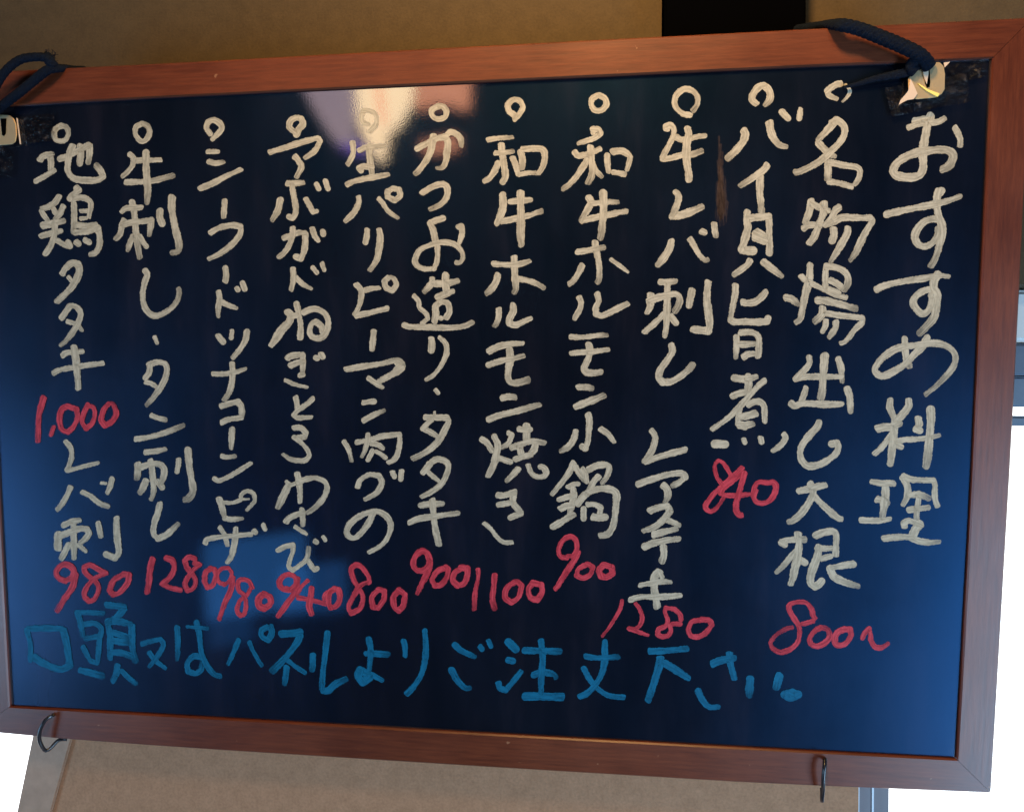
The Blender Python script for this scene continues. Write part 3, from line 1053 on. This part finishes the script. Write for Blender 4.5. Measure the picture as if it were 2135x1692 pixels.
12: 1140,950 1120,1030 1085,1110
T 20 1080 5.3375
12: 595,80 690,35 785,20
14: 710,40 710,150 715,280 715,450
16: 545,180 535,250 540,340
14: 560,200 650,160 780,115 860,120 880,170 840,230 795,265
13: 660,290 610,380 572,455
10: 760,290 845,365
12: 985,55 1000,120 1015,205
14: 1190,-8 1190,100 1200,250 1215,380 1170,440 1075,400
@price_lettering|R|red price 980 at the lower left corner
T 20 1080 5.3375
13: 630,700 540,660 520,590 580,520 650,520 710,570 700,650 620,695
14: 730,630 700,760 620,880 525,1030
11: 1080,610 990,570 900,520 830,540 840,600 900,660 970,720 990,800 940,900 880,920 830,860 850,780 920,690 1000,640 1080,610
12: 1270,620 1160,690 1110,800 1150,850 1230,820 1310,720 1330,630 1270,620
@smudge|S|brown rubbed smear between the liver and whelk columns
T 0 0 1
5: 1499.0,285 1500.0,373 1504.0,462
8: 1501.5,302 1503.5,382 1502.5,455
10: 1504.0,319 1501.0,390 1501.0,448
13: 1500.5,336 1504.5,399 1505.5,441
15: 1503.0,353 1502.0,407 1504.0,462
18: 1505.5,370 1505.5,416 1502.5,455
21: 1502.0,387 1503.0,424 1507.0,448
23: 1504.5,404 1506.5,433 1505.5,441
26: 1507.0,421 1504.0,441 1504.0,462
@footer_lettering|B|blue ordering note 口頭又はパネルよりご注文下さい。
T 20 1220 5.3375
14: 200,480 400,475 590,480
16: 595,490 625,600 650,750 670,890
12: 190,490 230,650 230,840
16: 280,800 350,850 480,910 580,930 670,890
12: 740,300 900,300 1040,310
13: 760,320 790,420 815,560
13: 830,430 950,420 1020,480 1010,560 840,590
12: 815,680 860,770 900,840
13: 1000,600 990,730 980,850
11: 900,840 970,860
15: 780,940 900,970 1040,1005
14: 1080,215 1180,225 1280,235
15: 1280,250 1190,350 1080,420
14: 1090,420 1120,550 1120,680 1120,810
14: 1080,400 1220,400 1360,430
15: 1360,440 1365,600 1370,720 1400,840
13: 1150,520 1340,580
16: 1150,610 1330,640
14: 1130,740 1250,750 1360,790
14: 1200,880 1190,970 1150,1060
11: 1250,950 1320,1020 1410,1095
11: 1470,650 1570,620 1680,595 1710,660 1650,780 1550,905
11: 1555,745 1620,830 1740,925
T 200 1080 5.3375
12: 905,1210 910,1320 910,1450 905,1570
T 400 1240 5.3375
12: 50,300 80,420 95,560 120,680 180,800 250,880 320,900
13: 110,690 20,680 -50,760 -40,850 40,870 100,830 120,740
8: -55,350 60,360 180,370
12: 520,500 470,620 405,765
10: 640,525 690,640 780,785
13: 850,350 780,390 780,460 850,500 890,420 870,340
15: 1000,430 1100,425 1200,410 1190,490 1110,610 1000,740 890,850
11: 1060,720 1150,790 1260,860
13: 1055,800 1045,900 1030,990
13: 1345,660 1345,750 1340,830
13: 1510,410 1490,600 1460,850 1445,1040
15: 1445,1060 1520,1060 1600,990 1720,930
13: 1970,490 1990,620 1980,750 1970,870
14: 1940,650 2040,650 2180,660
17: 1960,880 1870,830 1850,900 1900,970 1980,920
11: 1980,870 2050,910 2120,950
T 780 1260 4.27
13: 262,320 275,380 275,455
13: 450,230 460,350 455,480 420,620 350,730 285,795
14: 715,355 780,410 900,465
12: 940,365 960,395
11: 1015,315 1040,370
14: 690,580 740,670 810,740 855,740
17: 1195,330 1260,395
14: 1190,490 1235,500
13: 1105,690 1120,740 1170,760 1230,690 1310,590
15: 1335,405 1480,410 1650,415
14: 1485,315 1500,480 1490,620 1485,780
14: 1415,625 1500,600 1600,620 1620,655
18: 1345,815 1500,815 1680,820
T 1200 1290 4.27
14: 260,200 260,280 260,370 230,490 170,590 100,660 35,690
13: 85,330 200,345 375,335
12: 72,435 130,540 200,620 300,680 435,695
14: 655,285 800,280 990,262
17: 755,340 740,430 700,560 645,725
16: 790,390 890,450 1005,525
16: 1215,400 1300,365 1420,345
15: 1370,300 1380,400 1415,535
14: 1092,640 1130,720 1190,780 1270,780
19: 1555,530 1545,680
17: 1815,505 1785,615
17: 1920,655 1860,670 1920,695 1980,670 1930,650
'''
STROKES = WRITING
zcount = [0]
def ribbon(bm, lays, pts, width, z, t0, t1):
    """marker stroke along pts (photo pixels on the panel)"""
    lay, lac, lal = lays
    n = len(pts)
    rows = []
    ph = random.random() * 9
    off = random.random() * 400
    width *= 0.97
    k1_, k2_ = random.uniform(0.05, 0.12), random.uniform(0.02, 0.06)
    end_w = random.uniform(0.72, 0.98) if t1 else 1.0
    dry = random.uniform(0.0, 0.45) if t1 else 0.0
    def put(v, cov, ac, al):
        vv = bm.verts.new(v)
        vv[lay] = cov; vv[lac] = ac * 0.30 + off; vv[lal] = al * 0.035 + off
        return vv
    wds = []
    for i, p in enumerate(pts):
        a = pts[max(i - 1, 0)]; b = pts[min(i + 1, n - 1)]
        t = (b - a)
        if t.length < 1e-6: t = Vector((1, 0))
        t = t.normalized()
        s = Vector((-t.y, t.x))
        u = i / max(n - 1, 1)
        wd = width * 0.5 * (1 + k1_ * math.sin(i * 0.16 + ph) + k2_ * math.sin(i * 0.55 + 2 * ph))
        if t1 and u > 0.5: wd *= 1 - (1 - end_w) * ((u - 0.5) / 0.5) ** 2
        wds.append(wd)
        d = 1.0
        if u > 0.6: d -= dry * (u - 0.6) / 0.4
        jl, jr = random.uniform(-.6, .6), random.uniform(-.6, .6)
        offs = [(-wd - 0.5 + jl, 0), (-wd + 0.5 + jl, d), (0, d), (wd - 0.5 + jr, d), (wd + 0.5 + jr, 0)]
        row = []
        for o, al in offs:
            q = p + s * o
            row.append(put(bp(q.x, q.y, z + i * 8e-8), al, o, i * 2.2))
        rows.append(row)
    for a, b in zip(rows, rows[1:]):
        for k in range(4):
            bm.faces.new((a[k], a[k + 1], b[k + 1], b[k]))
    for end, sgn in ((0, -1), (n - 1, 1)):
        p = pts[end]
        q = pts[1] if end == 0 else pts[n - 2]
        t = (p - q)
        if t.length < 1e-6: t = Vector((1, 0))
        t = t.normalized()
        s = Vector((-t.y, t.x))
        wd = wds[end]
        zz = z + (end + sgn) * 8e-8
        dn = 1.0 - dry if end else 1.0
        free = (t0 and end == 0) or (t1 and end)
        lng = random.uniform(0.45, 1.0) if free else 1.0
        skew = random.uniform(-0.35, 0.35) if free else 0.0
        c = put(bp(p.x, p.y, zz), dn, 0, end * 2.2)
        inner, outer = [], []
        for k in range(9):
            an = -math.pi / 2 + math.pi * k / 8
            rj = random.uniform(-.8, .8) if free else 0.0
            for lst, rad, al in ((inner, wd - 0.5, dn), (outer, wd + 0.5 + rj, 0)):
                g = p + t * math.cos(an) * rad * (lng + skew * math.sin(an)) + s * math.sin(an) * rad
                lst.append(put(bp(g.x, g.y, zz), al, math.sin(an) * rad * sgn, (end + sgn * math.cos(an)) * 2.2))
        for k in range(8):
            bm.faces.new((c, inner[k], inner[k + 1]))
            bm.faces.new((inner[k], outer[k], outer[k + 1], inner[k + 1]))

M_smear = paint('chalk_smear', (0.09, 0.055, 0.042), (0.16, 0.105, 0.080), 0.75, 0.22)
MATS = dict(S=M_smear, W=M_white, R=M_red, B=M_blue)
cur = None
def flush(cur):
    if not cur: return
    name, mk, label, bm = cur
    for f in bm.faces:
        f.normal_update()
        if f.normal.z < 0: f.normal_flip()
    me = bpy.data.meshes.new(name)
    bm.to_mesh(me); bm.free()
    me.materials.append(MATS[mk])
    o = bpy.data.objects.new(name, me)
    COL.objects.link(o)
    o.parent = panel
    o['label'] = label
ox, oy, sc = 0, 0, 1
for line in WRITING.splitlines():
    line = line.split('#')[0].strip()
    if not line: continue
    if line[0] == '@':
        flush(cur)
        nm, mk, lb = line[1:].split('|')
        bm = bmesh.new()
        for an in ('paint_cover', 'stroke_across', 'stroke_along'): bm.verts.layers.float.new(an)
        lay = [bm.verts.layers.float[an] for an in ('paint_cover', 'stroke_across', 'stroke_along')]
        cur = (nm.strip(), mk.strip(), lb.strip(), bm)
        continue
    if line[0] == 'T':
        ox, oy, sc = map(float, line[1:].split())
        continue
    wd, rest = line.split(':')
    wd = float(wd)
    pts = [tuple(map(float, q.split(','))) for q in rest.split()]
    pts = [Vector((ox + x / sc, oy + y / sc)) for x, y in pts]
    # cut at sharp corners
    segs, s0 = [], 0
    for i in range(1, len(pts) - 1):
        a = pts[i] - pts[i - 1]; b = pts[i + 1] - pts[i]
        if a.length > 1e-6 and b.length > 1e-6 and a.angle(b) > math.radians(62):
            segs.append(pts[s0:i + 1]); s0 = i
    segs.append(pts[s0:])
    for k, sg in enumerate(segs):
        path = spline(sg, 2.2)
        ribbon(cur[3], lay, path, wd, 0.00008 + zcount[0] * 5e-7, k == 0, k == len(segs) - 1 and len(path) > 12)
        zcount[0] += 1
flush(cur)

# ------------------------------------------------------------------ hangers, tape, hooks
def poly(name, pts, z, th, m, parent=board, bev=0.0, smooth=False):
    bm = bmesh.new()
    prism(bm, [bp(x, y, z) for x, y in pts], Vector((0, 0, th)))
    if bev: bmesh.ops.bevel(bm, geom=bm.edges[:], offset=bev, segments=2, affect='EDGES')
    return obj(name, bm, m, parent, smooth)
def k2(pts): return [(1660 + x / 4.494, y / 4.494) for x, y in pts]
def k1(pts): return [(x / 7.05, 80 + y / 7.05) for x, y in pts]
def sheet(name, c, n, z, m):
    """wrinkled strip of tape over corners c (photo pixels)"""
    bm = bmesh.new()
    G = []
    for i in range(n + 1):
        r = []
        for j in range(n + 1):
            u, v = i / n, j / n
            x = (c[0][0] * (1 - u) + c[1][0] * u) * (1 - v) + (c[3][0] * (1 - u) + c[2][0] * u) * v
            y = (c[0][1] * (1 - u) + c[1][1] * u) * (1 - v) + (c[3][1] * (1 - u) + c[2][1] * u) * v
            if i in (0, n): x += random.uniform(-2.5, 2.5)
            r.append(bm.verts.new(bp(x, y, z + random.uniform(0, 0.0006))))
        G.append(r)
    for i in range(n):
        for j in range(n):
            bm.faces.new((G[i][j], G[i + 1][j], G[i + 1][j + 1], G[i][j + 1]))
    return obj(name, bm, m, board, True)
sheet('tape', k2([(1385, 590), (1790, 555), (1770, 720), (1500, 780)]), 14, 0.0022, M_tape)
sheet('tape', k2([(835, 825), (1600, 690), (1630, 950), (900, 1095)]), 16, 0.0032, M_tape)
sheet('tape', [(-20, 252), (112, 236), (112, 292), (-20, 310)], 14, 0.0022, M_tape)
sheet('tape', [(-30, 300), (30, 300), (25, 372), (-30, 372)], 10, 0.0022, M_tape)

hr = poly('hanger_plate', k2([(1290, 590), (1340, 587), (1378, 625), (1388, 700), (1388, 840), (1360, 885), (1310, 915), (1215, 925), (1120, 935),
          (1070, 905), (1048, 860), (1045, 740), (1075, 705), (1130, 672), (1185, 640), (1235, 605)]), 0.0045, 0.0012, M_gold, bev=0.0004)
poly('slot', k2([(1205, 660), (1250, 640), (1256, 770), (1250, 815), (1225, 825), (1205, 780)]), 0.0058, 0.0002, M_black, hr)
poly('tongue', k2([(1183, 620), (1240, 612), (1236, 700), (1222, 795), (1200, 740), (1188, 690)]), 0.0062, 0.0008, M_foil, hr, 0.0003)
poly('torn_edge', k2([(1070, 740), (1100, 800), (1135, 880), (1100, 930), (1040, 940), (1000, 960), (960, 985), (975, 940), (1020, 890), (1050, 850)]), 0.0060, 0.0005, M_foil, hr)
poly('torn_edge', k2([(1135, 780), (1230, 840), (1340, 880), (1322, 912), (1220, 855), (1150, 800)]), 0.0062, 0.0008, M_streak, hr)
poly('torn_edge', k2([(1380, 590), (1440, 582), (1390, 635)]), 0.0050, 0.0005, M_foil, hr)
hl = poly('hanger_plate', k1([(-260, 1180), (-80, 1120), (150, 1135), (210, 1180), (245, 1260), (258, 1420), (240, 1520), (190, 1560), (0, 1575), (-260, 1590)]), 0.0035, 0.0012, M_gold, bev=0.0004)
poly('slot', k1([(10, 1180), (95, 1180), (88, 1400), (60, 1440), (30, 1420)]), 0.0048, 0.0002, M_black, hl)
poly('torn_edge', k1([(246, 1170), (262, 1180), (312, 1555), (298, 1558)]), 0.0028, 0.0006, M_foil, hl)

bm = bmesh.new()
tube(bm, [P(112, 1489, 0.0025), P(107, 1492, 0.0068), P(95, 1500, 0.0099), P(84, 1520, 0.0118), P(82, 1540, 0.0112), P(88, 1556, 0.0093), P(96, 1564, 0.0062),
          P(106, 1558, 0.0025), P(114, 1549, 0.0000), P(124, 1541, -0.003), P(140, 1540, -0.006)], 0.0017, n=10)
hk = obj('hook', bm, M_wire, board, True)
bm = bmesh.new()
tube(bm, [P(1720, 1581, 0.0019), P(1720, 1585, 0.0068), P(1719, 1596, 0.0105), P(1717, 1620, 0.0118), P(1716, 1645, 0.0105), P(1714, 1663, 0.0068), P(1714, 1668, 0.0025), P(1714, 1655, -0.002), P(1714, 1642, -0.005)], 0.0017, n=10)
obj('hook', bm, M_wire, board, True)

# ------------------------------------------------------------------ cords
def cord(name, label, strands, frays=()):
    root = empty(name)
    root.matrix_world = BM
    tag(root, label, 'cord', 'cords the board hangs by')
    for pts, r, fl, rr in strands:
        bm = bmesh.new()
        tube(bm, [P(*q) for q in pts], r * 0.86, fl, n=24, rr=rr, step=0.0008, twist=0.045)
        obj('strand', bm, M_rope, root, True)
    if frays:
        bm = bmesh.new()
        for pts in frays:
            tube(bm, [P(*q) for q in pts], 0.0005, 1, n=5, rr=lambda u: 1 - 0.7 * u)
        obj('frayed_end', bm, M_rope, root, True)
cord('hanging_cord', 'navy cord looping over the frame to the brass plate at the top right',
     [([(1660, 62, -0.050), (1700, 56, -0.03), (1728, 52, -0.004), (1752, 52, 0.012), (1790, 60, 0.013), (1840, 79, 0.013), (1885, 98, 0.0135), (1915, 113, 0.013), (1930, 127, 0.010), (1937, 140, 0.007)],
       0.0054, 0.8, lambda u: 0.8 + 0.32 * min(1, u * 1.4)),
      ([(1922, 112, 0.012), (1905, 128, 0.010), (1900, 142, 0.008), (1908, 150, 0.007)], 0.0050, 0.7, None),
      ([(1918, 128, 0.007), (1895, 148, 0.006), (1860, 157, 0.005), (1825, 164, 0.004), (1790, 174, 0.003), (1760, 182, 0.0025)], 0.0050, 0.40, lambda u: 1.0 - 0.75 * u)])
fr_ = []
for k in range(26):
    x = 100 + random.uniform(-8, 14); y = 122 + random.uniform(-6, 12)
    fr_.append([(x, y, 0.010), (x + random.uniform(-4, 5), y - random.uniform(4, 9), 0.011), (x + random.uniform(-6, 9), y - random.uniform(8, 20), 0.011)])
for k in range(10):
    x = 108 + random.uniform(-4, 4); y = 128 + random.uniform(-6, 8)
    fr_.append([(x, y, 0.010), (x + random.uniform(3, 6), y + random.uniform(-3, 2), 0.011), (x + random.uniform(6, 12), y + random.uniform(-4, 5), 0.011)])
cord('hanging_cord', 'navy cord with a frayed knot looping over the frame at the top left',
     [([(175, 146, -0.030), (150, 145, -0.012), (122, 142, 0.007), (98, 147, 0.012), (66, 172, 0.012), (38, 195, 0.0125), (8, 218, 0.010), (-25, 245, 0.006)], 0.0046, 0.8, None),
      ([(-12, 236, 0.013), (-14, 198, 0.015), (-2, 168, 0.017), (18, 142, 0.018), (44, 124, 0.017), (76, 119, 0.015), (98, 122, 0.013), (112, 136, 0.011)], 0.0042, 0.8, None),
      ([(96, 118, 0.011), (104, 128, 0.012), (112, 140, 0.010)], 0.0052, 0.9, None)], fr_)

# ------------------------------------------------------------------ curtained window behind the viewer, mirrored in the glossy board
RY = -2.5
Bn = BM.to_3x3()
def mir(x, y):
    """room point on the plane RY whose mirror image in the panel is seen at photo pixel x, y"""
    d = ray_local(x, y)
    h = CAM + d * (-CAM.z / d.z)
    r = Bn @ Vector((d.x, d.y, -d.z)); hw = BM @ h
    return hw + r * ((RY - hw.y) / r.y)
M_cl = glow('lavender_curtain', (0.36, 0.27, 0.34), (0.55, 0.40, 0.40), 5.0)
M_cv = glow('violet_hem', (0.14, 0.07, 0.36), (0.22, 0.12, 0.5), 6.0)
M_cc = glow('cream_curtain', (1.0, 0.68, 0.38), (1.0, 0.77, 0.48), 9.0)
M_cr = glow('red_stripe', (0.9, 0.3, 0.15), (1.0, 0.42, 0.2), 9.0)
M_co = glow('salmon_curtain', (0.70, 0.27, 0.14), (0.9, 0.36, 0.2), 6.2)
cw = tag(empty('window', (-0.6, RY, 0.6)), 'curtained window with lavender, cream and salmon curtains, mirrored along the top of the glossy board', 'window')
def pane(name, pts, m, k):
    bm = bmesh.new()
    prism(bm, [mir(x, y) - Vector(cw.location) + Vector((0, 0.01 * k, 0)) for x, y in pts], Vector((0, -0.008, 0)))
    obj(name, bm, m, cw)
pane('curtain', [(618, 150), (738, 150), (742, 300), (700, 298), (668, 250), (640, 200)], M_cl, 0)
pane('hem', [(690, 285), (742, 285), (766, 318), (752, 322), (715, 312)], M_cv, -1)
pane('curtain', [(739, 140), (867, 140), (862, 215), (838, 258), (812, 282), (803, 330), (795, 342), (780, 320), (762, 292), (748, 250)], M_cc, 1)
pane('stripe', [(783, 140), (793, 140), (800, 200), (806, 255), (798, 262), (790, 210)], M_cr, 2)
pane('curtain', [(868, 140), (983, 140), (978, 228), (958, 226), (930, 217), (900, 219), (876, 230), (866, 222)], M_co, 0)
pane('curtain', [(880, 297), (955, 284), (955, 311), (905, 318), (880, 316)], M_co, 0)
